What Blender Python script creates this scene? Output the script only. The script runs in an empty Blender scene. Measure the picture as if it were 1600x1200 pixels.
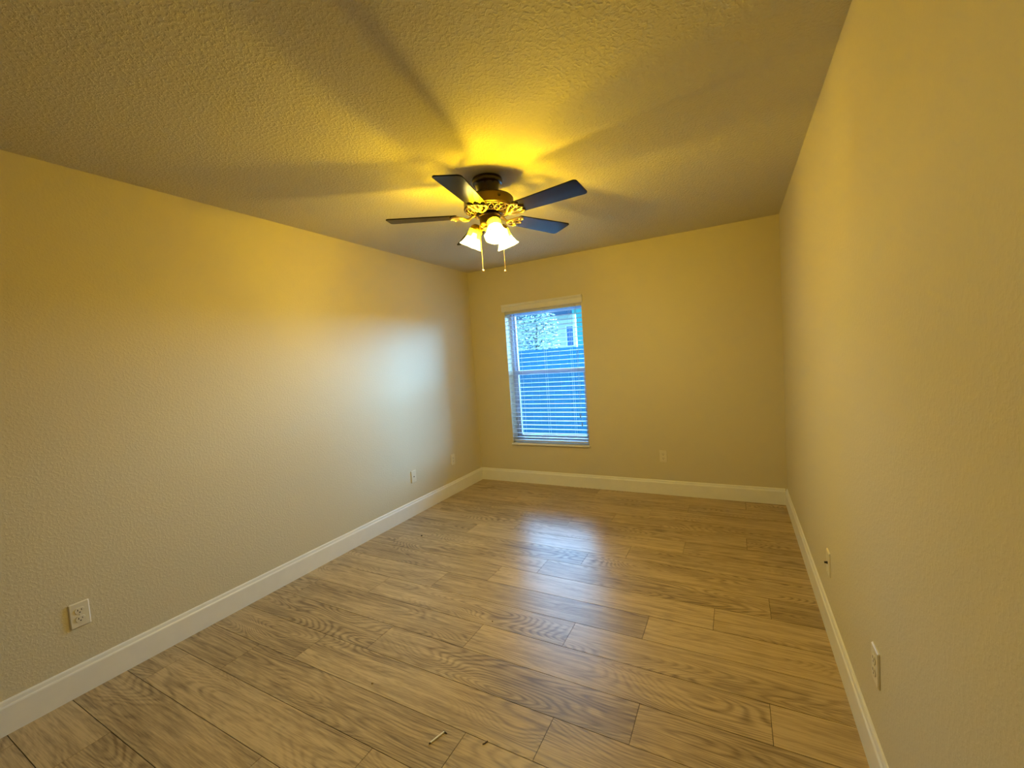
import bpy, bmesh, math, random
from mathutils import Vector, Matrix

random.seed(7)
scn = bpy.context.scene
COL = scn.collection
PI = math.pi
R = math.radians

# ------------------------------------------------------------------ camera
RW, RD, RH = 3.078, 4.180, 2.440          # room width, back wall distance, height
Y0 = -1.00                                # rear wall, behind the camera
cam_d = bpy.data.cameras.new('camera')
cam = bpy.data.objects.new('camera', cam_d)
COL.objects.link(cam)
cam_d.sensor_fit = 'HORIZONTAL'
cam_d.sensor_width = 36.0
cam_d.lens = 656.496 / 1600 * 36.0
cam_d.clip_start = 0.02
yaw, pitch, roll = 0.490616, -0.059103, -0.069218
f_ = Vector((-math.sin(yaw) * math.cos(pitch), math.cos(yaw) * math.cos(pitch), math.sin(pitch)))
r_ = Vector((math.cos(yaw), math.sin(yaw), 0))
u_ = r_.cross(f_)
rr_ = math.cos(roll) * r_ + math.sin(roll) * u_
uu_ = -math.sin(roll) * r_ + math.cos(roll) * u_
m = Matrix((rr_, uu_, -f_)).transposed().to_4x4()
m.translation = Vector((2.72144, 0.0, 1.40465))
cam.matrix_world = m
scn.camera = cam

# ------------------------------------------------------------------ exposure, sky
vs = scn.view_settings
vs.view_transform = 'Standard'
vs.look = 'None'
vs.gamma = 1.0
vs.use_curve_mapping = False
vs.exposure = 0.0

BULB = 1960.0                              # radiance of each lamp bulb
BULB_COL = (1.0, 0.84, 0.34)
SKY = 1.0

world = bpy.data.worlds.new('sky')
scn.world = world
world.use_nodes = True
nt = world.node_tree
nt.nodes.clear()
wo = nt.nodes.new('ShaderNodeOutputWorld')
bg = nt.nodes.new('ShaderNodeBackground')
tc = nt.nodes.new('ShaderNodeTexCoord')
sx = nt.nodes.new('ShaderNodeSeparateXYZ')
nt.links.new(tc.outputs['Generated'], sx.inputs[0])
# unseen glow added to the sky at right, to light the left wall
dt = nt.nodes.new('ShaderNodeVectorMath')
dt.operation = 'DOT_PRODUCT'
dt.inputs[1].default_value = Vector((0.66, 0.74, 0.14)).normalized()
nt.links.new(tc.outputs['Generated'], dt.inputs[0])


def wmath(op, a, b=None, clamp=False):
    k = nt.nodes.new('ShaderNodeMath')
    k.operation = op
    k.use_clamp = clamp
    for i, v in enumerate((a, b)):
        if v is None:
            continue
        if isinstance(v, (int, float)):
            k.inputs[i].default_value = v
        else:
            nt.links.new(v, k.inputs[i])
    return k.outputs[0]


glow = wmath('POWER', wmath('MAXIMUM', dt.outputs['Value'], 0.0), 2.5)
glow = wmath('ADD', wmath('MULTIPLY', glow, 1.6), 0.06)
dc = nt.nodes.new('ShaderNodeVectorMath')          # unseen bright lobe added to the sky for the floor reflection
dc.operation = 'DOT_PRODUCT'
dc.inputs[1].default_value = Vector((-0.36, 0.70, 0.62)).normalized()
nt.links.new(tc.outputs['Generated'], dc.inputs[0])
glow = wmath('ADD', glow, wmath('MULTIPLY', wmath('POWER', wmath('MAXIMUM', dc.outputs['Value'], 0.0), 5.0), 0.92))
cr = nt.nodes.new('ShaderNodeValToRGB')           # falls off towards the zenith
nt.links.new(sx.outputs['Z'], cr.inputs[0])
el = cr.color_ramp.elements
el[0].position = 0.18
el[0].color = (1, 1, 1, 1)
el[1].position = 1.0
el[1].color = (0.35, 0.35, 0.35, 1)
e = el.new(0.5)
e.color = (0.5, 0.5, 0.5, 1)
up = nt.nodes.new('ShaderNodeVectorMath')
up.operation = 'SCALE'
up.inputs[0].default_value = (18.5, 46.0, 82.0)
nt.links.new(wmath('MULTIPLY', glow, cr.outputs[0]), up.inputs['Scale'])
lm = nt.nodes.new('ShaderNodeMapRange')           # clear cyan band low on the horizon
lm.interpolation_type = 'SMOOTHSTEP'
lm.inputs['From Min'].default_value = 0.115
lm.inputs['From Max'].default_value = 0.20
nt.links.new(sx.outputs['Z'], lm.inputs['Value'])
mxw = nt.nodes.new('ShaderNodeMix')
mxw.data_type = 'RGBA'
mxw.inputs['A'].default_value = (0.06, 0.70, 1.0, 1)
lx = nt.nodes.new('ShaderNodeMapRange')           # ... which the added glow replaces out of view to the right
lx.interpolation_type = 'SMOOTHSTEP'
lx.inputs['From Min'].default_value = 0.05
lx.inputs['From Max'].default_value = 0.35
nt.links.new(sx.outputs['X'], lx.inputs['Value'])
lz = nt.nodes.new('ShaderNodeMapRange')
lz.inputs['From Min'].default_value = 0.0
lz.inputs['From Max'].default_value = 0.03
nt.links.new(sx.outputs['Z'], lz.inputs['Value'])
nt.links.new(wmath('MAXIMUM', lm.outputs[0], wmath('MULTIPLY', lx.outputs[0], lz.outputs[0])), mxw.inputs['Factor'])
nt.links.new(up.outputs[0], mxw.inputs['B'])
nt.links.new(mxw.outputs['Result'], bg.inputs['Color'])
bg.inputs['Strength'].default_value = SKY
nt.links.new(bg.outputs[0], wo.inputs['Surface'])

# window opening
WX0, WX1, WZ0, WZ1 = 0.455, 1.351, 0.452, 1.950
# daylight portal in the window opening (guides the sky's light, gives none itself)
pd = bpy.data.lights.new('window_daylight_portal', 'AREA')
pd.shape = 'RECTANGLE'
pd.size = WX1 - WX0
pd.size_y = WZ1 - WZ0
pd.cycles.is_portal = True
po = bpy.data.objects.new('window_daylight_portal', pd)
po.location = ((WX0 + WX1) / 2, RD + 0.19, (WZ0 + WZ1) / 2)
po.rotation_euler = (R(-90), 0, 0)
COL.objects.link(po)


# ------------------------------------------------------------------ materials
def mat(name):
    m = bpy.data.materials.new(name)
    m.use_nodes = True
    n = m.node_tree
    b = n.nodes['Principled BSDF']
    return m, n, b


def plain(name, col, rough=0.5, metal=0.0, spec=0.5, coat=0.0, bump=None):
    m, n, b = mat(name)
    b.inputs['Roughness'].default_value = rough
    b.inputs['Metallic'].default_value = metal
    b.inputs['Specular IOR Level'].default_value = spec
    b.inputs['Coat Weight'].default_value = coat
    tc = n.nodes.new('ShaderNodeTexCoord')
    no = n.nodes.new('ShaderNodeTexNoise')
    no.inputs['Scale'].default_value = 14.0
    no.inputs['Detail'].default_value = 3.0
    n.links.new(tc.outputs['Object'], no.inputs['Vector'])
    mx = n.nodes.new('ShaderNodeMix')
    mx.data_type = 'RGBA'
    mx.inputs['A'].default_value = (*[c * 0.95 for c in col], 1)
    mx.inputs['B'].default_value = (*[min(1, c * 1.05) for c in col], 1)
    n.links.new(no.outputs['Fac'], mx.inputs['Factor'])
    n.links.new(mx.outputs['Result'], b.inputs['Base Color'])
    return m


def textured_paint(name, col, scale, strength, dist, lo, hi, rough=0.6, spec=0.35):
    """Painted drywall with sprayed orange-peel / knock-down relief."""
    m, n, b = mat(name)
    b.inputs['Base Color'].default_value = (*col, 1)
    b.inputs['Roughness'].default_value = rough
    b.inputs['Specular IOR Level'].default_value = spec
    tc = n.nodes.new('ShaderNodeTexCoord')
    no = n.nodes.new('ShaderNodeTexNoise')
    no.inputs['Scale'].default_value = scale
    no.inputs['Detail'].default_value = 2.5
    no.inputs['Roughness'].default_value = 0.55
    no.inputs['Distortion'].default_value = 0.3
    n.links.new(tc.outputs['Object'], no.inputs['Vector'])
    rp = n.nodes.new('ShaderNodeMapRange')
    rp.interpolation_type = 'SMOOTHSTEP'
    rp.inputs['From Min'].default_value = lo
    rp.inputs['From Max'].default_value = hi
    n.links.new(no.outputs['Fac'], rp.inputs['Value'])
    bp = n.nodes.new('ShaderNodeBump')
    bp.inputs['Strength'].default_value = strength
    bp.inputs['Distance'].default_value = dist
    n.links.new(rp.outputs[0], bp.inputs['Height'])
    n.links.new(bp.outputs[0], b.inputs['Normal'])
    return m


M_WALL = textured_paint('beige_wall_paint', (0.62, 0.545, 0.375), 85, 0.24, 0.0016, 0.42, 0.68)
M_CEIL = textured_paint('ceiling_texture_paint', (0.60, 0.55, 0.42), 80, 0.75, 0.0022, 0.42, 0.66, rough=0.8, spec=0.2)
M_TRIM = plain('white_trim_paint', (0.80, 0.77, 0.70), 0.35)
M_PLASTIC = plain('almond_plastic', (0.70, 0.635, 0.485), 0.35)
M_DARK = plain('dark_slot', (0.02, 0.015, 0.01), 0.6)
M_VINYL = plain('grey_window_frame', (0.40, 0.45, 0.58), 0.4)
M_BLIND = plain('white_blind_slat', (0.52, 0.53, 0.55), 0.35)
M_VALANCE = plain('valance_board', (0.66, 0.64, 0.66), 0.45)
M_CORD = plain('blind_cord', (0.25, 0.25, 0.26), 0.7)
M_LADDER = plain('ladder_cord', (0.55, 0.57, 0.60), 0.7)
M_BRASS = plain('antique_brass', (0.66, 0.50, 0.26), 0.28, metal=1.0)
M_BRONZE = plain('dark_bronze', (0.022, 0.010, 0.006), 0.25)
M_MOTOR = plain('aged_brass_band', (0.105, 0.068, 0.028), 0.40, metal=0.9)
M_WHITEBIT = plain('white_stick', (0.93, 0.91, 0.85), 0.5)
M_BROWNBIT = plain('dark_brown_bit', (0.05, 0.03, 0.015), 0.7)
M_TANBIT = plain('tan_chip', (0.45, 0.33, 0.17), 0.7)


def blade_wood():
    m, n, b = mat('dark_walnut_blade')
    b.inputs['Roughness'].default_value = 0.17
    b.inputs['Specular IOR Level'].default_value = 0.06
    tc = n.nodes.new('ShaderNodeTexCoord')
    mp = n.nodes.new('ShaderNodeMapping')
    mp.inputs['Scale'].default_value = (3, 60, 20)
    no = n.nodes.new('ShaderNodeTexNoise')
    no.inputs['Scale'].default_value = 1.0
    no.inputs['Detail'].default_value = 4
    rp = n.nodes.new('ShaderNodeValToRGB')
    rp.color_ramp.elements[0].color = (0.004, 0.003, 0.0025, 1)
    rp.color_ramp.elements[1].color = (0.010, 0.007, 0.005, 1)
    n.links.new(tc.outputs['Object'], mp.inputs['Vector'])
    n.links.new(mp.outputs[0], no.inputs['Vector'])
    n.links.new(no.outputs['Fac'], rp.inputs[0])
    n.links.new(rp.outputs[0], b.inputs['Base Color'])
    return m


M_BLADE = blade_wood()


def floor_wood():
    m, n, b = mat('oak_vinyl_plank')
    L = n.links.new
    b.inputs['Specular IOR Level'].default_value = 0.6
    tc = n.nodes.new('ShaderNodeTexCoord')
    at = n.nodes.new('ShaderNodeAttribute')
    at.attribute_name = 'plank'
    sp = n.nodes.new('ShaderNodeSeparateColor')
    L(at.outputs['Color'], sp.inputs[0])
    cb = n.nodes.new('ShaderNodeCombineXYZ')

    def math_(op, a, b_=None, c=None):
        k = n.nodes.new('ShaderNodeMath')
        k.operation = op
        for i, v in enumerate((a, b_, c)):
            if v is None:
                continue
            if isinstance(v, (int, float)):
                k.inputs[i].default_value = v
            else:
                L(v, k.inputs[i])
        return k.outputs[0]

    L(math_('MULTIPLY', sp.outputs[0], 31.0), cb.inputs[0])
    L(math_('MULTIPLY', sp.outputs[1], 17.0), cb.inputs[1])
    L(math_('MULTIPLY', sp.outputs[2], 11.0), cb.inputs[2])
    ad = n.nodes.new('ShaderNodeVectorMath')
    ad.operation = 'ADD'
    L(tc.outputs['Object'], ad.inputs[0])
    L(cb.outputs[0], ad.inputs[1])

    def noise(scale_vec, detail, rough=0.5, dist=0.0):
        mp = n.nodes.new('ShaderNodeMapping')
        mp.inputs['Scale'].default_value = scale_vec
        L(ad.outputs[0], mp.inputs['Vector'])
        no = n.nodes.new('ShaderNodeTexNoise')
        no.inputs['Scale'].default_value = 1.0
        no.inputs['Detail'].default_value = detail
        no.inputs['Roughness'].default_value = rough
        no.inputs['Distortion'].default_value = dist
        L(mp.outputs[0], no.inputs['Vector'])
        return no.outputs['Fac']

    field = noise((1.1, 6.5, 1.0), 1.2, 0.40, 0.30)         # contour lines of this field = cathedral grain
    ring = math_('PINGPONG', math_('MULTIPLY', field, 34.0), 0.5)
    ring = math_('MULTIPLY', ring, 2.0)
    fine = noise((6.0, 150.0, 1.0), 3.0, 0.6)
    blotch = noise((1.6, 6.0, 1.0), 3.0, 0.5)
    streak = noise((2.2, 42.0, 1.0), 3.0, 0.55, 0.2)
    pore = noise((16.0, 320.0, 1.0), 2.0, 0.6)
    line = n.nodes.new('ShaderNodeMapRange')
    line.interpolation_type = 'SMOOTHSTEP'
    line.inputs['From Min'].default_value = 0.0
    line.inputs['From Max'].default_value = 0.75
    L(ring, line.inputs['Value'])
    amp = n.nodes.new('ShaderNodeMapRange')                 # grain is only strong in parts of a plank
    amp.inputs['From Min'].default_value = 0.38
    amp.inputs['From Max'].default_value = 0.66
    amp.inputs['To Min'].default_value = 0.10
    amp.inputs['To Max'].default_value = 0.54
    L(noise((1.1, 3.0, 1.0), 1.0), amp.inputs['Value'])
    dark = math_('MULTIPLY', math_('SUBTRACT', 1.0, line.outputs[0]), amp.outputs[0])
    dark = math_('ADD', dark, math_('MULTIPLY', math_('SUBTRACT', fine, 0.5), 1.3))
    dark = math_('ADD', dark, math_('MULTIPLY', math_('SUBTRACT', pore, 0.5), 0.9))
    dark = math_('ADD', dark, math_('MULTIPLY', math_('SUBTRACT', blotch, 0.5), 0.6))
    dark = math_('ADD', dark, math_('MULTIPLY', math_('SUBTRACT', sp.outputs[1], 0.5), 0.28))
    dark = math_('ADD', dark, math_('MULTIPLY', math_('SUBTRACT', streak, 0.5), 1.3))
    dark = math_('ADD', dark, 0.30)
    rp = n.nodes.new('ShaderNodeValToRGB')
    rp.color_ramp.elements[0].position = 0.0
    rp.color_ramp.elements[0].color = (0.54, 0.392, 0.20, 1)
    rp.color_ramp.elements[1].position = 1.0
    rp.color_ramp.elements[1].color = (0.17, 0.108, 0.048, 1)
    L(dark, rp.inputs[0])
    L(rp.outputs[0], b.inputs['Base Color'])
    rr = n.nodes.new('ShaderNodeMapRange')
    rr.inputs['To Min'].default_value = 0.29
    rr.inputs['To Max'].default_value = 0.38
    L(dark, rr.inputs['Value'])
    L(rr.outputs[0], b.inputs['Roughness'])
    bp = n.nodes.new('ShaderNodeBump')
    bp.inputs['Strength'].default_value = 0.18
    bp.inputs['Distance'].default_value = 0.0006
    bp.invert = True
    L(dark, bp.inputs['Height'])
    L(bp.outputs[0], b.inputs['Normal'])
    return m


M_FLOOR = floor_wood()
M_SEAM = plain('plank_seam', (0.035, 0.022, 0.010), 0.8)


def glass_pane():
    m = bpy.data.materials.new('window_glass')
    m.use_nodes = True
    n = m.node_tree
    n.nodes.clear()
    o = n.nodes.new('ShaderNodeOutputMaterial')
    mx = n.nodes.new('ShaderNodeMixShader')
    t = n.nodes.new('ShaderNodeBsdfTransparent')
    t.inputs[0].default_value = (0.93, 0.96, 0.97, 1)
    g = n.nodes.new('ShaderNodeBsdfGlossy')
    g.inputs['Roughness'].default_value = 0.02
    fr = n.nodes.new('ShaderNodeFresnel')
    fr.inputs[0].default_value = 1.45
    n.links.new(fr.outputs[0], mx.inputs[0])
    n.links.new(t.outputs[0], mx.inputs[1])
    n.links.new(g.outputs[0], mx.inputs[2])
    n.links.new(mx.outputs[0], o.inputs[0])
    return m


def screen_mesh():
    m = bpy.data.materials.new('insect_screen')
    m.use_nodes = True
    n = m.node_tree
    n.nodes.clear()
    o = n.nodes.new('ShaderNodeOutputMaterial')
    mx = n.nodes.new('ShaderNodeMixShader')
    t = n.nodes.new('ShaderNodeBsdfTransparent')
    d = n.nodes.new('ShaderNodeBsdfDiffuse')
    d.inputs[0].default_value = (0.03, 0.035, 0.04, 1)
    mx.inputs[0].default_value = 0.22
    n.links.new(t.outputs[0], mx.inputs[1])
    n.links.new(d.outputs[0], mx.inputs[2])
    n.links.new(mx.outputs[0], o.inputs[0])
    return m


def shade_glass():
    """Frosted bell glass, clear-white at the mouth and amber towards the neck."""
    m = bpy.data.materials.new('amber_frosted_glass')
    m.use_nodes = True
    n = m.node_tree
    n.nodes.clear()
    L = n.links.new
    o = n.nodes.new('ShaderNodeOutputMaterial')
    tc = n.nodes.new('ShaderNodeTexCoord')
    s = n.nodes.new('ShaderNodeSeparateXYZ')
    L(tc.outputs['Object'], s.inputs[0])
    mr = n.nodes.new('ShaderNodeMapRange')
    mr.inputs['From Min'].default_value = -0.082
    mr.inputs['From Max'].default_value = -0.052
    L(s.outputs['Z'], mr.inputs['Value'])
    rp = n.nodes.new('ShaderNodeValToRGB')
    rp.color_ramp.elements[0].color = (0.97, 0.93, 0.80, 1)
    rp.color_ramp.elements[1].color = (0.96, 0.84, 0.07, 1)
    L(mr.outputs[0], rp.inputs[0])
    t = n.nodes.new('ShaderNodeBsdfTransparent')
    tl = n.nodes.new('ShaderNodeBsdfTranslucent')
    df = n.nodes.new('ShaderNodeBsdfDiffuse')
    gl = n.nodes.new('ShaderNodeBsdfGlossy')
    gl.inputs['Roughness'].default_value = 0.25
    for k in (t, tl, df):
        L(rp.outputs[0], k.inputs[0])
    a = n.nodes.new('ShaderNodeMixShader')
    a.inputs[0].default_value = 0.35
    L(tl.outputs[0], a.inputs[1])
    L(df.outputs[0], a.inputs[2])
    b = n.nodes.new('ShaderNodeMixShader')
    b.inputs[0].default_value = 0.78
    L(a.outputs[0], b.inputs[1])
    L(t.outputs[0], b.inputs[2])
    c = n.nodes.new('ShaderNodeMixShader')
    c.inputs[0].default_value = 0.05
    L(b.outputs[0], c.inputs[1])
    L(gl.outputs[0], c.inputs[2])
    L(c.outputs[0], o.inputs[0])
    return m


def emitter(name, col, s):
    m = bpy.data.materials.new(name)
    m.use_nodes = True
    n = m.node_tree
    n.nodes.clear()
    o = n.nodes.new('ShaderNodeOutputMaterial')
    e = n.nodes.new('ShaderNodeEmission')
    e.inputs[0].default_value = (*col, 1)
    e.inputs[1].default_value = s
    n.links.new(e.outputs[0], o.inputs[0])
    return m


M_GLASS = glass_pane()
M_SCREEN = screen_mesh()
M_SHADE = shade_glass()
M_BULB = emitter('lit_bulb', BULB_COL, BULB)


# ------------------------------------------------------------------ mesh helpers
def add_box(bm, x0, x1, y0, y1, z0, z1):
    v = [bm.verts.new(p) for p in ((x0, y0, z0), (x1, y0, z0), (x1, y1, z0), (x0, y1, z0),
                                   (x0, y0, z1), (x1, y0, z1), (x1, y1, z1), (x0, y1, z1))]
    fs = []
    for q in ((3, 2, 1, 0), (4, 5, 6, 7), (0, 1, 5, 4), (1, 2, 6, 5), (2, 3, 7, 6), (3, 0, 4, 7)):
        fs.append(bm.faces.new([v[i] for i in q]))
    return fs


def box(x0, x1, y0, y1, z0, z1):
    bm = bmesh.new()
    add_box(bm, x0, x1, y0, y1, z0, z1)
    return bm


def add_lathe(bm, prof, n=40, mtx=None, cap0=False, cap1=False, ripple=0, rip_amp=0.0):
    rings = []
    for i, (r, z) in enumerate(prof):
        k = i / (len(prof) - 1)
        ring = []
        for j in range(n):
            a = 2 * PI * j / n
            rr = r
            zz = z
            if ripple:
                w = max(0, (k - 0.55) / 0.45) ** 1.5
                rr = r * (1 + rip_amp * w * math.cos(ripple * a))
                zz = z + 0.5 * rip_amp * r * w * math.cos(ripple * a)
            p = Vector((rr * math.cos(a), rr * math.sin(a), zz))
            ring.append(bm.verts.new(mtx @ p if mtx else p))
        rings.append(ring)
    for a, b in zip(rings, rings[1:]):
        for j in range(n):
            bm.faces.new((a[j], a[(j + 1) % n], b[(j + 1) % n], b[j]))
    if cap0:
        bm.faces.new(rings[0][::-1])
    if cap1:
        bm.faces.new(rings[-1])


def add_tube(bm, pts, rad, n=8, cap=True):
    pts = [Vector(p) for p in pts]
    rings = []
    prev = None
    for i, p in enumerate(pts):
        a = pts[max(0, i - 1)]
        b = pts[min(len(pts) - 1, i + 1)]
        t = (b - a).normalized()
        if prev is None:
            ref = Vector((0, 0, 1)) if abs(t.z) < 0.9 else Vector((1, 0, 0))
            nn = t.cross(ref).normalized()
        else:
            nn = (prev - t * prev.dot(t)).normalized()
        prev = nn
        bn = t.cross(nn)
        r = rad[i] if isinstance(rad, (list, tuple)) else rad
        rings.append([bm.verts.new(p + nn * r * math.cos(2 * PI * j / n) + bn * r * math.sin(2 * PI * j / n)) for j in range(n)])
    for a, b in zip(rings, rings[1:]):
        for j in range(n):
            bm.faces.new((a[j], a[(j + 1) % n], b[(j + 1) % n], b[j]))
    if cap:
        bm.faces.new(rings[0][::-1])
        bm.faces.new(rings[-1])


def add_ball(bm, c, r, seg=14, sz=1.0):
    prof = []
    k = 8
    for i in range(k + 1):
        a = -PI / 2 + PI * i / k
        prof.append((max(1e-4, r * math.cos(a)), r * sz * math.sin(a)))
    add_lathe(bm, prof, seg, Matrix.Translation(c), True, True)


def add_ring(bm, c, R_, r, ax='z', n=24, m=8, mtx=None):
    vs_ = []
    for i in range(n):
        a = 2 * PI * i / n
        row = []
        for j in range(m):
            b = 2 * PI * j / m
            p = Vector(((R_ + r * math.cos(b)) * math.cos(a), (R_ + r * math.cos(b)) * math.sin(a), r * math.sin(b)))
            p = p + Vector(c)
            row.append(bm.verts.new(mtx @ p if mtx else p))
        vs_.append(row)
    for i in range(n):
        for j in range(m):
            a, b = vs_[i], vs_[(i + 1) % n]
            bm.faces.new((a[j], b[j], b[(j + 1) % m], a[(j + 1) % m]))


def obj(name, bm, m, parent=None, smooth=False, bevel=0.0, seg=2, auto=False):
    bmesh.ops.recalc_face_normals(bm, faces=bm.faces)
    me = bpy.data.meshes.new(name)
    bm.to_mesh(me)
    bm.free()
    ob = bpy.data.objects.new(name, me)
    COL.objects.link(ob)
    if m:
        me.materials.append(m)
    if parent:
        ob.parent = parent
    if smooth:
        for p in me.polygons:
            p.use_smooth = True
        if auto:
            try:
                me.set_sharp_from_angle(angle=R(35))
            except Exception:
                pass
    if bevel:
        md = ob.modifiers.new('bevel', 'BEVEL')
        md.width = bevel
        md.segments = seg
        md.limit_method = 'ANGLE'
        md.angle_limit = R(40)
    return ob


def tag(o, label, cat, group=None):
    o['label'] = label
    o['category'] = cat
    if group:
        o['group'] = group
    return o


def thing(name, label, cat, loc=(0, 0, 0), rotz=0.0, group=None):
    o = bpy.data.objects.new(name, None)
    o.empty_display_size = 0.1
    COL.objects.link(o)
    o.location = loc
    o.rotation_euler = (0, 0, rotz)
    return tag(o, label, cat, group)


def struct(name, bm, m, label=None, cat=None, **k):
    o = obj(name, bm, m, **k)
    o['kind'] = 'structure'
    if label:
        tag(o, label, cat or name.split('_')[0])
    return o


# ------------------------------------------------------------------ room shell
T = 0.20
# floor: a dark sub-base with separate vinyl planks laid across the room
def make_floor():
    bm = bmesh.new()
    lay = bm.loops.layers.float_color.new('plank')
    fs = add_box(bm, 0, RW, Y0, RD, -0.06, -0.0035)
    for f in fs:
        f.material_index = 1
    w = 0.1955
    L_ = 1.310
    joints = {-3: 1.124, -2: 1.485, -1: 1.770, 0: 2.050, 1: 1.030, 2: 1.485, 3: 1.935, 4: 2.275, 5: 2.580,
              6: 1.530, 7: 1.762, 8: 2.017, 9: 2.360, 10: 1.440, 11: 1.762, 12: 2.030, 13: 2.321, 14: 2.760}
    rnd = random.Random(21)
    g = 0.0013
    for k in range(-12, 16):
        y0 = max(1.215 + w * k, Y0)
        y1 = min(1.215 + w * (k + 1), RD)
        if y1 - y0 < 0.01:
            continue
        j = joints.get(k, (0.35 + 0.31 * k) % L_)
        while j > 0:
            j -= L_
        xs = [j + L_ * i for i in range(6)]
        for xa, xb in zip(xs, xs[1:]):
            a, b = max(xa, 0.0), min(xb, RW)
            if b - a < 0.005:
                continue
            c = (rnd.random(), rnd.random(), rnd.random(), 1)
            ga = 0.0010
            fs = add_box(bm, a + ga, b - ga, y0 + g, y1 - g, -0.003, 0.0)
            for f in fs:
                f.material_index = 0
                for lp in f.loops:
                    lp[lay] = c
    o = struct('floor', bm, M_FLOOR, 'floor of light oak planks laid across the room', 'floor')
    o.data.materials.append(M_SEAM)
    return o


make_floor()
struct('ceiling', box(-T, RW + T, Y0 - T, RD + T, RH, RH + 0.2), M_CEIL, 'textured beige ceiling around the fan', 'ceiling')
struct('wall_left', box(-T, 0, Y0 - T, RD + T, -0.06, RH), M_WALL, 'long beige textured wall on the left', 'wall')
struct('wall_right', box(RW, RW + T, Y0 - T, RD + T, -0.06, RH), M_WALL, 'beige textured wall close by on the right', 'wall')
struct('wall_front', box(0, RW, Y0 - T, Y0, -0.06, RH), M_WALL, 'beige wall behind the viewer', 'wall')
bm = bmesh.new()
add_box(bm, 0, WX0, RD, RD + T, -0.06, RH)
add_box(bm, WX1, RW, RD, RD + T, -0.06, RH)
add_box(bm, WX0, WX1, RD, RD + T, -0.06, WZ0 - 0.018)
add_box(bm, WX0, WX1, RD, RD + T, WZ1, RH)
bmesh.ops.remove_doubles(bm, verts=bm.verts, dist=1e-5)
struct('wall_back', bm, M_WALL, 'beige end wall with the window in it', 'wall')


def baseboard(name, p0, p1, nrm, label):
    """Moulded board: profile swept from p0 to p1, standing off the wall along nrm."""
    prof = [(0, 0), (0.015, 0), (0.015, 0.112), (0.0135, 0.117), (0.0105, 0.121), (0.0095, 0.127), (0.0085, 0.134), (0.006, 0.139), (0, 0.140)]
    bm = bmesh.new()
    p0, p1, nrm = Vector(p0), Vector(p1), Vector(nrm)
    d = (p1 - p0).normalized()
    A, B = [], []
    for (t, z) in prof:
        A.append(bm.verts.new(p0 + nrm * t + Vector((0, 0, z))))
        B.append(bm.verts.new(p1 + nrm * t + Vector((0, 0, z))))
    n = len(prof)
    for i in range(n):
        bm.faces.new((A[i], A[(i + 1) % n], B[(i + 1) % n], B[i]))
    bm.faces.new(A)
    bm.faces.new(B[::-1])
    return struct(name, bm, M_TRIM, label, 'baseboard')


baseboard('baseboard_left', (0, Y0, 0), (0, RD, 0), (1, 0, 0), 'white moulded baseboard along the left wall')
baseboard('baseboard_right', (RW, Y0, 0), (RW, RD, 0), (-1, 0, 0), 'white moulded baseboard along the right wall')
baseboard('baseboard_back', (0.015, RD, 0), (RW - 0.015, RD, 0), (0, -1, 0), 'white moulded baseboard under the window wall')
baseboard('baseboard_front', (0.015, Y0, 0), (RW - 0.015, Y0, 0), (0, 1, 0), 'white moulded baseboard behind the viewer')

# ------------------------------------------------------------------ window
win = bpy.data.objects.new('window_1', None)
COL.objects.link(win)
win.location = ((WX0 + WX1) / 2, RD + 0.15, WZ0)
win['kind'] = 'structure'
tag(win, 'single hung white window behind the blind', 'window')


def wpart(name, bm, m, parent=win, **k):
    bmesh.ops.translate(bm, verts=bm.verts, vec=-Vector(win.location))
    return obj(name, bm, m, parent, **k)


def frame_bm(x0, x1, z0, z1, w, y0, y1, wb=None, wt=None):
    wb = wb or w
    wt = wt or w
    bm = bmesh.new()
    add_box(bm, x0, x0 + w, y0, y1, z0, z1)
    add_box(bm, x1 - w, x1, y0, y1, z0, z1)
    add_box(bm, x0 + w, x1 - w, y0, y1, z0, z0 + wb)
    add_box(bm, x0 + w, x1 - w, y0, y1, z1 - wt, z1)
    return bm


wpart('window_frame', frame_bm(WX0, WX1, WZ0, WZ1, 0.028, RD + 0.115, RD + 0.185), M_VINYL)
ix0, ix1 = WX0 + 0.028, WX1 - 0.028
ZM = 1.243
up = wpart('sash', frame_bm(ix0, ix1, ZM - 0.005, WZ1 - 0.028, 0.022, RD + 0.150, RD + 0.178), M_VINYL)
lo = wpart('sash', frame_bm(ix0, ix1, WZ0 + 0.028, ZM + 0.022, 0.030, RD + 0.120, RD + 0.149, wb=0.045, wt=0.044), M_VINYL)
wpart('pane', box(ix0 + 0.02, ix1 - 0.02, RD + 0.162, RD + 0.166, ZM + 0.015, WZ1 - 0.048), M_GLASS, up)
wpart('pane', box(ix0 + 0.028, ix1 - 0.028, RD + 0.132, RD + 0.136, WZ0 + 0.07, ZM - 0.02), M_GLASS, lo)
bm = bmesh.new()
v = [bm.verts.new(p) for p in ((ix0, RD + 0.181, WZ0 + 0.03), (ix1, RD + 0.181, WZ0 + 0.03), (ix1, RD + 0.181, ZM), (ix0, RD + 0.181, ZM))]
bm.faces.new(v)
wpart('insect_screen', bm, M_SCREEN)
bm = bmesh.new()
add_box(bm, WX0 - 0.012, WX1 + 0.012, RD - 0.022, RD, WZ0 - 0.018, WZ0)
add_box(bm, WX0, WX1, RD, RD + 0.115, WZ0 - 0.018, WZ0)
bmesh.ops.remove_doubles(bm, verts=bm.verts, dist=1e-5)
wpart('window_sill', bm, M_TRIM, bevel=0.004)

# ------------------------------------------------------------------ blind
blind = thing('window_blind', 'white horizontal slat blind hanging in the window with its slats open', 'blind',
              ((WX0 + WX1) / 2, RD, WZ1))


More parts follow.
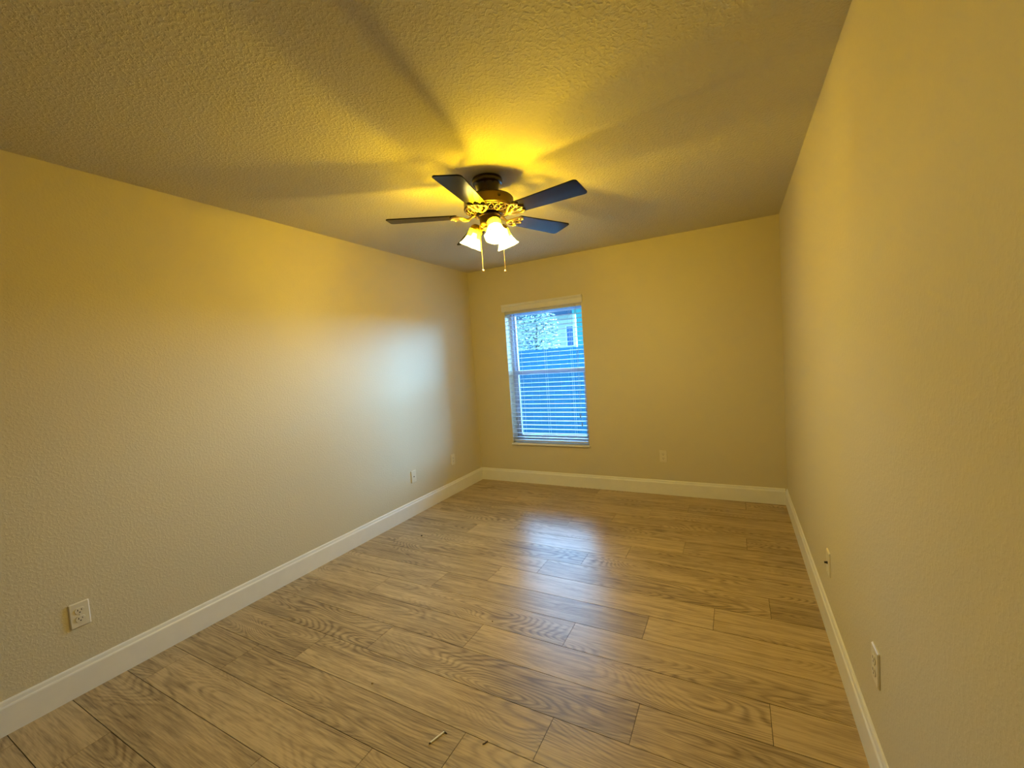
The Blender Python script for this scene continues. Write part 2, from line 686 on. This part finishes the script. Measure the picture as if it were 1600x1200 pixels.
def bpart(name, bm, m, parent=blind, **k):
    bmesh.ops.translate(bm, verts=bm.verts, vec=-Vector(blind.location))
    return obj(name, bm, m, parent, **k)


# valance: moulded board on the wall face with short returns
bm = bmesh.new()
prof = [(0.000, 1.932), (-0.016, 1.932), (-0.018, 1.940), (-0.018, 1.985), (-0.024, 1.992), (-0.028, 2.004), (-0.028, 2.013), (0.0, 2.013)]
A = [bm.verts.new((0.427, RD + y, z)) for y, z in prof]
B = [bm.verts.new((1.366, RD + y, z)) for y, z in prof]
for i in range(len(prof)):
    bm.faces.new((A[i], A[(i + 1) % len(prof)], B[(i + 1) % len(prof)], B[i]))
bm.faces.new(A)
bm.faces.new(B[::-1])
bpart('valance', bm, M_VALANCE)
bpart('head_rail', box(WX0 + 0.006, WX1 - 0.006, RD + 0.008, RD + 0.062, 1.905, 1.947), M_BLIND)
bm = bmesh.new()
NS = 30
zs0, pit = 0.514, 0.0470
for i in range(NS):
    z = zs0 + pit * i
    y0, y1 = RD + 0.010, RD + 0.060
    n = 4
    tilt = -0.0022
    top, bot = [], []
    for j in range(n + 1):
        s = j / n
        y = y0 + (y1 - y0) * s
        zz = z + 0.0022 * (1 - (2 * s - 1) ** 2) + tilt * (s - 0.5)
        top.append((bm.verts.new((WX0 + 0.007, y, zz + 0.0014)), bm.verts.new((WX1 - 0.007, y, zz + 0.0014))))
        bot.append((bm.verts.new((WX0 + 0.007, y, zz - 0.0014)), bm.verts.new((WX1 - 0.007, y, zz - 0.0014))))
    for j in range(n):
        bm.faces.new((top[j][0], top[j][1], top[j + 1][1], top[j + 1][0]))
        bm.faces.new((bot[j][0], bot[j + 1][0], bot[j + 1][1], bot[j][1]))
    bm.faces.new((top[0][0], bot[0][0], bot[0][1], top[0][1]))
    bm.faces.new((top[n][0], top[n][1], bot[n][1], bot[n][0]))
    for e_ in (0, 1):
        bm.faces.new([t[e_] for t in top] + [b_[e_] for b_ in bot[::-1]])
bpart('slats', bm, M_BLIND)
bpart('bottom_rail', box(WX0 + 0.007, WX1 - 0.007, RD + 0.010, RD + 0.060, 0.470, 0.486), M_BLIND, bevel=0.003)
for x in (0.600, 0.905, 1.205):
    bm = bmesh.new()
    for y in (RD + 0.009, RD + 0.061):
        add_tube(bm, [(x, y, 0.484), (x, y, 1.91)], 0.0011, 5)
    bpart('ladder_cord', bm, M_LADDER)
for x, zb in ((1.274, 0.780), (1.288, 0.690)):
    bm = bmesh.new()
    add_tube(bm, [(x, RD + 0.004, 1.925), (x + 0.002, RD + 0.002, 1.4), (x, RD + 0.001, zb)], 0.0018, 6)
    c = bpart('lift_cord', bm, M_CORD)
    bm = bmesh.new()
    add_lathe(bm, [(0.002, 0), (0.005, -0.008), (0.0075, -0.030), (0.006, -0.036), (0.002, -0.038)], 12,
              Matrix.Translation((x, RD - 0.001, zb)), True, True)
    bpart('tassel', bm, M_CORD, c, smooth=True)
for x, zb in ((0.520, 0.745), (0.535, 0.690)):
    bm = bmesh.new()
    add_tube(bm, [(x, RD + 0.004, 1.925), (x, RD + 0.002, zb)], 0.0010, 6)
    c = bpart('tilt_cord', bm, M_LADDER)
    bm = bmesh.new()
    add_lathe(bm, [(0.002, 0), (0.005, -0.008), (0.007, -0.028), (0.002, -0.036)], 12,
              Matrix.Translation((x, RD - 0.001, zb)), True, True)
    bpart('tassel', bm, M_CORD, c, smooth=True)


# ------------------------------------------------------------------ wall plates
def rounded_plate(w, h, t, r=0.004):
    bm = bmesh.new()
    prof = [(0.0, 0.0), (0.0, t * 0.45), (0.0035, t)]
    rings = []
    for ins, d in prof:
        ring = []
        ww, hh = w / 2 - ins, h / 2 - ins
        rr = max(r - ins * 0.5, 0.001)
        for cx, cz, a0 in ((ww - rr, hh - rr, 0), (-ww + rr, hh - rr, 90), (-ww + rr, -hh + rr, 180), (ww - rr, -hh + rr, 270)):
            for k in range(4):
                a = R(a0 + 30 * k)
                ring.append(bm.verts.new((cx + rr * math.cos(a), -d, cz + rr * math.sin(a))))
        rings.append(ring)
    n = len(rings[0])
    for a, b in zip(rings, rings[1:]):
        for j in range(n):
            bm.faces.new((a[j], a[(j + 1) % n], b[(j + 1) % n], b[j]))
    bm.faces.new(rings[0][::-1])
    bm.faces.new(rings[-1])
    return bm


PT = 0.0065
Y_AX = Matrix.Rotation(R(90), 4, 'X')      # lathe axis z -> -y


def screw(z, parent):
    bm = bmesh.new()
    add_lathe(bm, [(0.0032, PT - 0.001), (0.0032, PT + 0.0006), (0.002, PT + 0.0011)], 12, Matrix.Translation((0, 0, z)) @ Y_AX, True, True)
    obj('screw', bm, M_PLASTIC, parent)


def duplex(label, loc, rz):
    t = thing('wall_outlet', label, 'outlet', loc, rz, 'duplex outlets low on the walls')
    obj('cover_plate', rounded_plate(0.070, 0.115, PT), M_PLASTIC, t)
    screw(0, t)
    for z in (0.0195, -0.0195):
        # receptacle face: a circle with flattened top and bottom, standing proud of the plate
        bm = bmesh.new()
        ra, rb = [], []
        for k in range(32):
            a = 2 * PI * k / 32
            x = 0.0172 * math.cos(a)
            zz = max(-0.0138, min(0.0138, 0.0172 * math.sin(a)))
            ra.append(bm.verts.new((x, -PT + 0.001, z + zz)))
            rb.append(bm.verts.new((x * 0.96, -PT - 0.0022, z + zz * 0.96)))
        for k in range(32):
            bm.faces.new((ra[k], ra[(k + 1) % 32], rb[(k + 1) % 32], rb[k]))
        bm.faces.new(rb)
        bm.faces.new(ra[::-1])
        rc = obj('receptacle', bm, M_PLASTIC, t)
        bm = bmesh.new()
        yb = -PT - 0.0026
        add_box(bm, -0.0077, -0.0052, yb, yb + 0.002, z - 0.001, z + 0.0075)
        add_box(bm, 0.0052, 0.0077, yb, yb + 0.002, z - 0.0005, z + 0.0065)
        add_lathe(bm, [(0.0027, -yb - 0.002), (0.0027, -yb)], 12, Matrix.Translation((0, 0, z - 0.0075)) @ Y_AX, True, True)
        obj('slots', bm, M_DARK, rc)
    return t


def coax(label, loc, rz, black):
    t = thing('cable_plate', label, 'wall plate', loc, rz, 'cable jack plates low on the walls')
    obj('cover_plate', rounded_plate(0.070, 0.115, PT), M_PLASTIC, t)
    screw(0.042, t)
    screw(-0.042, t)
    bm = bmesh.new()
    if black:
        add_lathe(bm, [(0.0062, PT - 0.001), (0.0062, PT + 0.004), (0.0048, PT + 0.004), (0.0048, PT + 0.012), (0.0038, PT + 0.0125)], 16, Y_AX, True, True)
    else:
        add_lathe(bm, [(0.0050, PT - 0.001), (0.0050, PT + 0.003), (0.0042, PT + 0.0035)], 16, Y_AX, True, True)
    obj('connector', bm, M_DARK, t)
    return t


def rocker(label, loc, rz):
    t = thing('wall_outlet', label, 'outlet', loc, rz)
    obj('cover_plate', rounded_plate(0.070, 0.115, PT), M_PLASTIC, t)
    screw(0.048, t)
    screw(-0.048, t)
    bm = rounded_plate(0.033, 0.067, 0.0035, 0.002)
    bmesh.ops.translate(bm, verts=bm.verts, vec=(0, -PT + 0.0005, 0))
    ins = obj('receptacle', bm, M_PLASTIC, t)
    bm = bmesh.new()
    yb = -PT - 0.0034
    for z in (0.017, -0.017):
        add_box(bm, -0.0072, -0.0054, yb, yb + 0.002, z - 0.002, z + 0.006)
        add_box(bm, 0.0054, 0.0072, yb, yb + 0.002, z - 0.002, z + 0.006)
        add_lathe(bm, [(0.0024, -yb - 0.002), (0.0024, -yb)], 10, Matrix.Translation((0, 0, z - 0.007)) @ Y_AX, True, True)
    obj('slots', bm, M_DARK, ins)
    return t


duplex('almond duplex outlet low on the left wall, nearest the viewer', (0, 0.690, 0.365), R(90))
coax('almond plate with one small dark jack on the left wall, farther along', (0, 2.992, 0.362), R(90), False)
rocker('narrow looking almond outlet on the left wall nearest the back corner', (0, 3.622, 0.371), R(90))
duplex('almond duplex outlet on the end wall right of the window', (2.081, RD, 0.374), 0)
coax('plate with a black cable connector sticking out of the right wall', (RW, 2.353, 0.353), R(-90), True)
duplex('outlet seen edge on, low on the right wall nearest the viewer', (RW, 1.603, 0.379), R(-90))

# ------------------------------------------------------------------ ceiling fan
FX, FY = 1.506, 2.145
fan = thing('ceiling_fan', 'brass ceiling fan with five dark blades and three lit glass shades', 'ceiling fan', (FX, FY, RH))
ZC = -RH                                     # fan parts are built with z measured from the floor


def fpart(name, bm, m, parent=fan, **k):
    bmesh.ops.translate(bm, verts=bm.verts, vec=(0, 0, ZC))
    return obj(name, bm, m, parent, **k)


bm = bmesh.new()
add_lathe(bm, [(0.078, 2.440), (0.084, 2.437), (0.087, 2.430), (0.087, 2.416), (0.083, 2.409), (0.072, 2.407), (0.068, 2.403),
               (0.064, 2.390), (0.060, 2.372), (0.056, 2.358), (0.052, 2.348), (0.050, 2.335)], 48, None, True, True)
fpart('canopy', bm, M_BRONZE, smooth=True, auto=True)
bm = bmesh.new()
add_lathe(bm, [(0.045, 2.338), (0.085, 2.337), (0.118, 2.333), (0.136, 2.327), (0.142, 2.319), (0.142, 2.277), (0.1445, 2.273), (0.1445, 2.268),
               (0.139, 2.264)], 56, None, True, False)
mh = fpart('motor_housing', bm, M_MOTOR, smooth=True, auto=True)
# dark screws on the band
for az in (-36, 84, 204):
    bm = bmesh.new()
    mt = Matrix.Rotation(R(az), 4, 'Z') @ Matrix.Translation((0.1415, 0, 2.300)) @ Matrix.Rotation(R(90), 4, 'Y')
    add_lathe(bm, [(0.0085, -0.001), (0.0085, 0.0012), (0.006, 0.0018)], 16, mt, True, True)
    fpart('band_screw', bm, M_BRONZE, mh)
# pierced ornamental underside: dark core with raised brass scrollwork
bm = bmesh.new()
add_lathe(bm, [(0.137, 2.266), (0.122, 2.256), (0.098, 2.247), (0.075, 2.243), (0.060, 2.242)], 56, None, False, True)
und = fpart('motor_underside', bm, M_BRONZE, mh, smooth=True)
bm = bmesh.new()
add_ring(bm, (0, 0, 2.262), 0.136, 0.0042, n=56)
add_ring(bm, (0, 0, 2.243), 0.080, 0.0040, n=40)
NP = 20
for k in range(NP):
    a = 2 * PI * k / NP
    for sgn in (1, -1):
        pts = []
        for i in range(9):
            s = i / 8
            r = 0.134 - 0.052 * s
            z = 2.2575 - 0.0165 * math.sin(s * PI / 2)
            aa = a + sgn * (PI / NP) * math.sin(s * PI) * 0.95
            pts.append((r * math.cos(aa), r * math.sin(aa), z))
        add_tube(bm, pts, 0.0030, 6)
    add_ball(bm, (0.109 * math.cos(a), 0.109 * math.sin(a), 2.246), 0.0048, 8)
fpart('scroll_trim', bm, M_BRASS, mh, smooth=True)

# switch housing and light fitter
bm = bmesh.new()
add_lathe(bm, [(0.050, 2.244), (0.052, 2.236), (0.064, 2.234), (0.066, 2.230), (0.064, 2.226), (0.060, 2.224), (0.058, 2.190),
               (0.055, 2.182), (0.045, 2.174), (0.036, 2.168)], 48, None, True, True)
fpart('switch_housing', bm, M_MOTOR, smooth=True, auto=True)
bm = bmesh.new()
add_lathe(bm, [(0.036, 2.172), (0.040, 2.166), (0.040, 2.158), (0.030, 2.148), (0.018, 2.140), (0.012, 2.132), (0.013, 2.126), (0.006, 2.116), (0.002, 2.112)],
          36, None, True, True)
fpart('light_fitter', bm, M_BRASS, smooth=True, auto=True)

# blades and blade irons
BL0, BL1 = 0.185, 0.580
PITCH = R(9.0)
for k in range(5):
    az = R(209.19 + 72 * k)
    bm = bmesh.new()
    out = []
    hw0, hw1 = 0.057, 0.074
    N = 14
    # outline: straight sides widening to a rounded-corner tip
    pts = [(BL0, -hw0 + 0.008), (BL0 + 0.008, -hw0)]
    rc = 0.020
    for i in range(7):
        a = -PI / 2 + PI / 2 * i / 6
        pts.append((BL1 - rc + rc * math.cos(a), -hw1 + rc + rc * math.sin(a)))
    pts += [(x, -y) for x, y in pts[::-1]]
    tl, bl = [], []
    for x, y in pts:
        tl.append(bm.verts.new((x, y, 0.003)))
        bl.append(bm.verts.new((x, y, -0.003)))
    n = len(pts)
    for i in range(n):
        bm.faces.new((bl[i], bl[(i + 1) % n], tl[(i + 1) % n], tl[i]))
    bm.faces.new(tl)
    bm.faces.new(bl[::-1])
    ob = obj('blade', bm, M_BLADE, fan, bevel=0.0015)
    # the counter-clockwise edge of each blade sits lower
    MB_ = Matrix.Translation((0, 0, 2.2339 + ZC)) @ Matrix.Rotation(az, 4, 'Z') @ Matrix.Rotation(-PITCH, 4, 'X')
    ob.matrix_local = MB_
    # iron: arm from the motor plus open scroll plate under the blade root
    bm = bmesh.new()
    zb = -0.0075
    add_tube(bm, [(0.070, 0, 0.010), (0.095, 0, 0.000), (0.120, 0, -0.016), (0.145, 0, -0.020), (0.168, 0, -0.012), (0.185, 0, zb)],
             [0.010, 0.009, 0.008, 0.008, 0.008, 0.006], 10)
    for s in (1, -1):
        # outer scroll
        add_tube(bm, [(0.120, 0, -0.016), (0.138, s * 0.020, -0.016), (0.160, s * 0.040, -0.011), (0.185, s * 0.052, zb), (0.206, s * 0.050, zb),
                      (0.216, s * 0.038, zb), (0.210, s * 0.026, zb), (0.196, s * 0.024, zb), (0.190, s * 0.032, zb), (0.196, s * 0.038, zb)],
                 [0.006, 0.006, 0.006, 0.006, 0.0055, 0.005, 0.0045, 0.004, 0.0035, 0.003], 8)
        add_tube(bm, [(0.150, 0, -0.018), (0.168, s * 0.014, -0.012), (0.188, s * 0.016, zb), (0.212, s * 0.012, zb), (0.228, 0, zb)],
                 [0.005, 0.005, 0.005, 0.005, 0.006], 8)
        add_ball(bm, (0.203, s * 0.046, zb - 0.004), 0.0052, 10, 0.6)
    add_ball(bm, (0.224, 0, zb - 0.004), 0.0055, 10, 0.6)
    ir = obj('blade_iron', bm, M_BRASS, fan, smooth=True)
    ir.matrix_local = MB_

# lamps
SH = [(0.0300, 0.000), (0.0335, -0.006), (0.0345, -0.014), (0.0350, -0.026), (0.0365, -0.040), (0.0395, -0.056), (0.0440, -0.072),
      (0.0500, -0.088), (0.0570, -0.102), (0.0640, -0.112)]
for az in (-48, 185, 74):
    ca, sa = math.cos(R(az)), math.sin(R(az))
    tilt = R(27)
    base = Vector((0.088 * ca, 0.088 * sa, 2.178 + ZC))
    M_ = Matrix.Translation(base) @ Matrix.Rotation(R(az), 4, 'Z') @ Matrix.Rotation(-tilt, 4, 'Y')
    bm = bmesh.new()
    add_tube(bm, [(0.030 * ca, 0.030 * sa, 2.160 + ZC), (0.048 * ca, 0.048 * sa, 2.163 + ZC), (0.064 * ca, 0.064 * sa, 2.174 + ZC),
                  (0.077 * ca, 0.077 * sa, 2.186 + ZC), tuple(base + Vector((-0.003 * ca, -0.003 * sa, 0.012)))], 0.0075, 10)
    arm = obj('lamp_arm', bm, M_BRASS, fan, smooth=True)
    bm = bmesh.new()
    add_lathe(bm, [(0.010, 0.020), (0.020, 0.018), (0.028, 0.010), (0.0345, 0.002), (0.0365, -0.008), (0.0365, -0.012)], 32, M_, True, False)
    hold = obj('shade_holder', bm, M_MOTOR, arm, smooth=True, auto=True)
    bm = bmesh.new()
    add_lathe(bm, SH, 64, None, False, False, ripple=8, rip_amp=0.035)
    sh = obj('lamp_shade', bm, M_SHADE, fan, smooth=True)
    sh.matrix_local = M_
    sd = sh.modifiers.new('solidify', 'SOLIDIFY')
    sd.thickness = 0.002
    bm = bmesh.new()
    add_lathe(bm, [(0.0110, -0.030), (0.0145, -0.042), (0.0170, -0.055), (0.0165, -0.066), (0.0115, -0.077), (0.0030, -0.084)],
              20, None, True, True)
    bu = obj('bulb', bm, M_BULB, sh, smooth=True)
    bm = bmesh.new()
    add_lathe(bm, [(0.013, 0.004), (0.0135, -0.028), (0.0095, -0.031)], 20, None, True, True)
    obj('socket', bm, M_BRASS, sh, smooth=True)

# pull chains
for (x, y, zt, zb, fr) in ((1.456, 2.112, 2.182, 1.921, 0.0105), (1.566, 2.179, 2.182, 1.912, 0.0085)):
    x -= FX
    y -= FY
    bm = bmesh.new()
    d = Vector((x, y, 0)).normalized()
    add_tube(bm, [(d.x * 0.050, d.y * 0.050, zt + ZC + 0.006), (x, y, zt + ZC), (x, y, zt - 0.02 + ZC), (x, y, zb + ZC)], 0.0016, 6)
    z = zt - 0.01
    while z > zb:
        add_ball(bm, (x, y, z + ZC), 0.0021, 6)
        z -= 0.0065
    ch = obj('pull_chain', bm, M_BRASS, fan, smooth=True)
    bm = bmesh.new()
    add_lathe(bm, [(0.0015, 0.012), (0.004, 0.009), (fr * 0.8, 0.004), (fr, -0.001), (fr * 0.8, -0.006), (0.003, -0.010)], 18,
              Matrix.Translation((x, y, zb + ZC)), True, True)
    obj('chain_fob', bm, M_BRASS, ch, smooth=True)

# ------------------------------------------------------------------ litter on the floor
st = thing('swab_stick', 'thin white stick with dark ends lying on the floor planks', 'stick', (1.683, 1.152, 0), math.atan2(0.065, 0.022))
bm = bmesh.new()
add_tube(bm, [(-0.031, 0, 0.0032), (0.031, 0, 0.0032)], 0.0032, 10)
obj('shaft', bm, M_WHITEBIT, st)
bm = bmesh.new()
add_tube(bm, [(-0.037, 0, 0.0026), (-0.031, 0, 0.0032)], [0.0016, 0.0030], 8)
obj('tip', bm, M_BROWNBIT, st)
bm = bmesh.new()
add_tube(bm, [(0.033, 0.007, 0.0025), (0.032, -0.004, 0.0025), (0.034, -0.013, 0.0025)], [0.002, 0.0024, 0.002], 8)
obj('tip', bm, M_BROWNBIT, st)


def bit(name, label, cat, m, pts, r):
    bm = bmesh.new()
    add_tube(bm, [(x, y, r if not isinstance(r, list) else max(r)) for x, y in pts], r, 7)
    o = obj(name, bm, m, smooth=True)
    return tag(o, label, cat, 'crumbs on the floor' if cat == 'crumb' else None)


bit('twig', 'tiny dark twig on a plank seam right of the white stick', 'twig', M_BROWNBIT, [(1.855, 1.198), (1.861, 1.204), (1.866, 1.216)], [0.0015, 0.002, 0.0024])
bit('crumb', 'pale tan crumb on the floor up left of the white stick', 'crumb', M_TANBIT, [(1.237, 1.250), (1.243, 1.2535)], [0.003, 0.0025])
bit('crumb', 'dark brown crumb on a plank seam near the left baseboard', 'crumb', M_BROWNBIT, [(0.388, 2.598), (0.398, 2.598)], [0.005, 0.004])
bit('crumb', 'small dark crumb in the middle of the floor', 'crumb', M_BROWNBIT, [(1.517, 1.839), (1.5215, 1.840)], [0.0025, 0.002])

# ------------------------------------------------------------------ outdoors
GZ = -0.25
M_PALE_GROUND = plain('pale_bounce_ground', (0.40, 0.40, 0.37), 0.9)  # unseen ground, made pale to bounce daylight into the room
M_FENCE = plain('daylight_blue_fence', (0.001, 0.135, 0.27), 0.6)  # daylight's blue cast put into the fence's base colour
M_SIDING = plain('pale_siding', (0.48, 0.46, 0.34), 0.6)
M_ROOF = plain('blue_grey_shingle', (0.03, 0.08, 0.14), 0.8)
M_HWIN = plain('dark_house_glass', (0.05, 0.12, 0.26), 0.2)
M_HTRIM = plain('house_trim', (0.75, 0.85, 0.88), 0.5)
M_BARK = plain('bark', (0.10, 0.09, 0.07), 0.9)


def leaf_mat():
    m, n, b = mat('sun_dapple_leaves')
    b.inputs['Roughness'].default_value = 0.45
    oi = n.nodes.new('ShaderNodeNewGeometry')
    rp = n.nodes.new('ShaderNodeValToRGB')
    rp.color_ramp.interpolation = 'CONSTANT'
    rp.color_ramp.elements[0].color = (0.05, 0.10, 0.10, 1)  # sun dapple put into the leaf colours: dark, bright and mid tones
    rp.color_ramp.elements[1].position = 0.4
    rp.color_ramp.elements[1].color = (0.70, 0.75, 0.55, 1)
    q_ = rp.color_ramp.elements.new(0.72)
    q_.color = (0.25, 0.38, 0.36, 1)
    n.links.new(oi.outputs['Random Per Island'], rp.inputs[0])
    n.links.new(rp.outputs[0], b.inputs['Base Color'])
    return m


M_LEAF = leaf_mat()
struct('ground', box(-14, 8, RD + T, 22, GZ - 0.1, GZ), M_PALE_GROUND, 'pale ground outside the window', 'ground')

FYY = 7.2
fence = thing('privacy_fence', 'tall board fence outside the window, daylight blue in its colour', 'fence', (-0.6, FYY, GZ))
fz1 = 1.545 - GZ
bm = bmesh.new()
x = -4.0
while x < 3.4:
    add_box(bm, x + 0.002, x + 0.148, 0, 0.022, 0.05, fz1 - 0.03)
    x += 0.15
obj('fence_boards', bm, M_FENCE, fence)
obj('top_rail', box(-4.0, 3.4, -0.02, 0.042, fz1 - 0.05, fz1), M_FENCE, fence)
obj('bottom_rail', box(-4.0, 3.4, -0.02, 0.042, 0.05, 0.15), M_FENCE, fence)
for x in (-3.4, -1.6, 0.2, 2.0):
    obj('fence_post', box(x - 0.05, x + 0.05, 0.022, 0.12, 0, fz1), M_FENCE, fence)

HY = 12.0
house = thing('neighbor_house', 'pale siding house seen above the fence through the window', 'house', (-5.0, HY, GZ))
hx1 = -1.425 + 5.0
bm = bmesh.new()
hz = 2.60 - GZ
z = 0.0
y_ = 0
while z < hz - 0.01:                          # lapped siding courses
    z2 = min(z + 0.15, hz)
    add_box(bm, -3.5, hx1 - 0.06, -0.02, 0.1, z, z + (z2 - z) * 0.35)
    add_box(bm, -3.5, hx1 - 0.06, -0.012, 0.1, z + (z2 - z) * 0.35, z2)
    z = z2
q4 = ((-3.5, 0.1), (hx1 - 0.01, 0.1), (hx1 - 2.3, 5.0), (-3.5, 5.0))
va = [bm.verts.new((x, y, 0)) for x, y in q4]
vb = [bm.verts.new((x, y, hz)) for x, y in q4]
for i in range(4):
    bm.faces.new((va[i], va[(i + 1) % 4], vb[(i + 1) % 4], vb[i]))
bm.faces.new(vb)
obj('house_wall', bm, M_SIDING, house)
obj('corner_trim', box(hx1 - 0.06, hx1, -0.03, 0.1, 0, hz), M_HTRIM, house)
bm = bmesh.new()
a = [(-3.8, -0.30, hz), (hx1 + 0.02, -0.30, hz), (hx1 - 2.3, 5.3, hz), (-3.8, 5.3, hz)]
b_ = [(-3.8, -0.30, hz + 0.17), (hx1 + 0.02, -0.30, hz + 0.17), (hx1 - 2.3, 5.3, hz + 0.17), (-3.8, 5.3, hz + 0.17)]
c_ = [(-1.5, 2.5, hz + 1.1), (hx1 - 2.6, 2.5, hz + 1.1)]
A = [bm.verts.new(p) for p in a]
B = [bm.verts.new(p) for p in b_]
Cc = [bm.verts.new(p) for p in c_]
for i in range(4):
    bm.faces.new((A[i], A[(i + 1) % 4], B[(i + 1) % 4], B[i]))
bm.faces.new(A[::-1])
bm.faces.new((B[0], B[1], Cc[1], Cc[0]))
bm.faces.new((B[1], B[2], Cc[1]))
bm.faces.new((B[2], B[3], Cc[0], Cc[1]))
bm.faces.new((B[3], B[0], Cc[0]))
obj('roof', bm, M_ROOF, house)
for (wx0, wx1, wz0, wz1) in ((-1.725, -1.475, 1.66, 2.285), (-3.15, -2.80, 1.45, 2.03)):
    wf = obj('house_window', frame_bm(wx0 + 5.0, wx1 + 5.0, wz0 - GZ, wz1 - GZ, 0.025, -0.045, -0.02), M_HTRIM, house)
    obj('pane', box(wx0 + 5.0 + 0.02, wx1 + 5.0 - 0.02, -0.032, -0.022, wz0 - GZ + 0.02, wz1 - GZ - 0.02), M_HWIN, wf)

TX, TY = -1.78, 9.9
tree = thing('garden_tree', 'leafy pale green tree between the fence and the house outside', 'tree', (TX, TY, GZ))
bm = bmesh.new()
add_tube(bm, [(0, 0, 0), (0.03, 0, 0.8), (-0.02, 0.02, 1.6), (0.05, 0, 2.5)], [0.07, 0.06, 0.045, 0.02], 10)
for k in range(9):
    a = k * 2.4
    z0 = 1.2 + 0.13 * k
    add_tube(bm, [(0, 0, z0), (0.25 * math.cos(a), 0.25 * math.sin(a), z0 + 0.2), (0.55 * math.cos(a), 0.55 * math.sin(a), z0 + 0.42)], [0.025, 0.016, 0.006], 7)
obj('trunk', bm, M_BARK, tree, smooth=True)
bm = bmesh.new()
rn = random.Random(5)
for k in range(2600):
    while True:
        p = Vector((rn.uniform(-1, 1), rn.uniform(-1, 1), rn.uniform(-1, 1)))
        if p.length < 1:
            break
    p = Vector((p.x * 0.66, p.y * 0.5, 2.15 + p.z * 0.95))
    q = Matrix.Rotation(rn.uniform(0, 6.28), 3, 'Z') @ Matrix.Rotation(rn.uniform(-1.2, 1.2), 3, 'X')
    s = rn.uniform(0.028, 0.055)
    v = [bm.verts.new(p + q @ Vector(c)) for c in ((-s, 0, 0), (0, -s * 0.45, s * 0.12), (s, 0, -s * 0.1), (0, s * 0.45, s * 0.12))]
    bm.faces.new(v)
obj('foliage', bm, M_LEAF, tree)
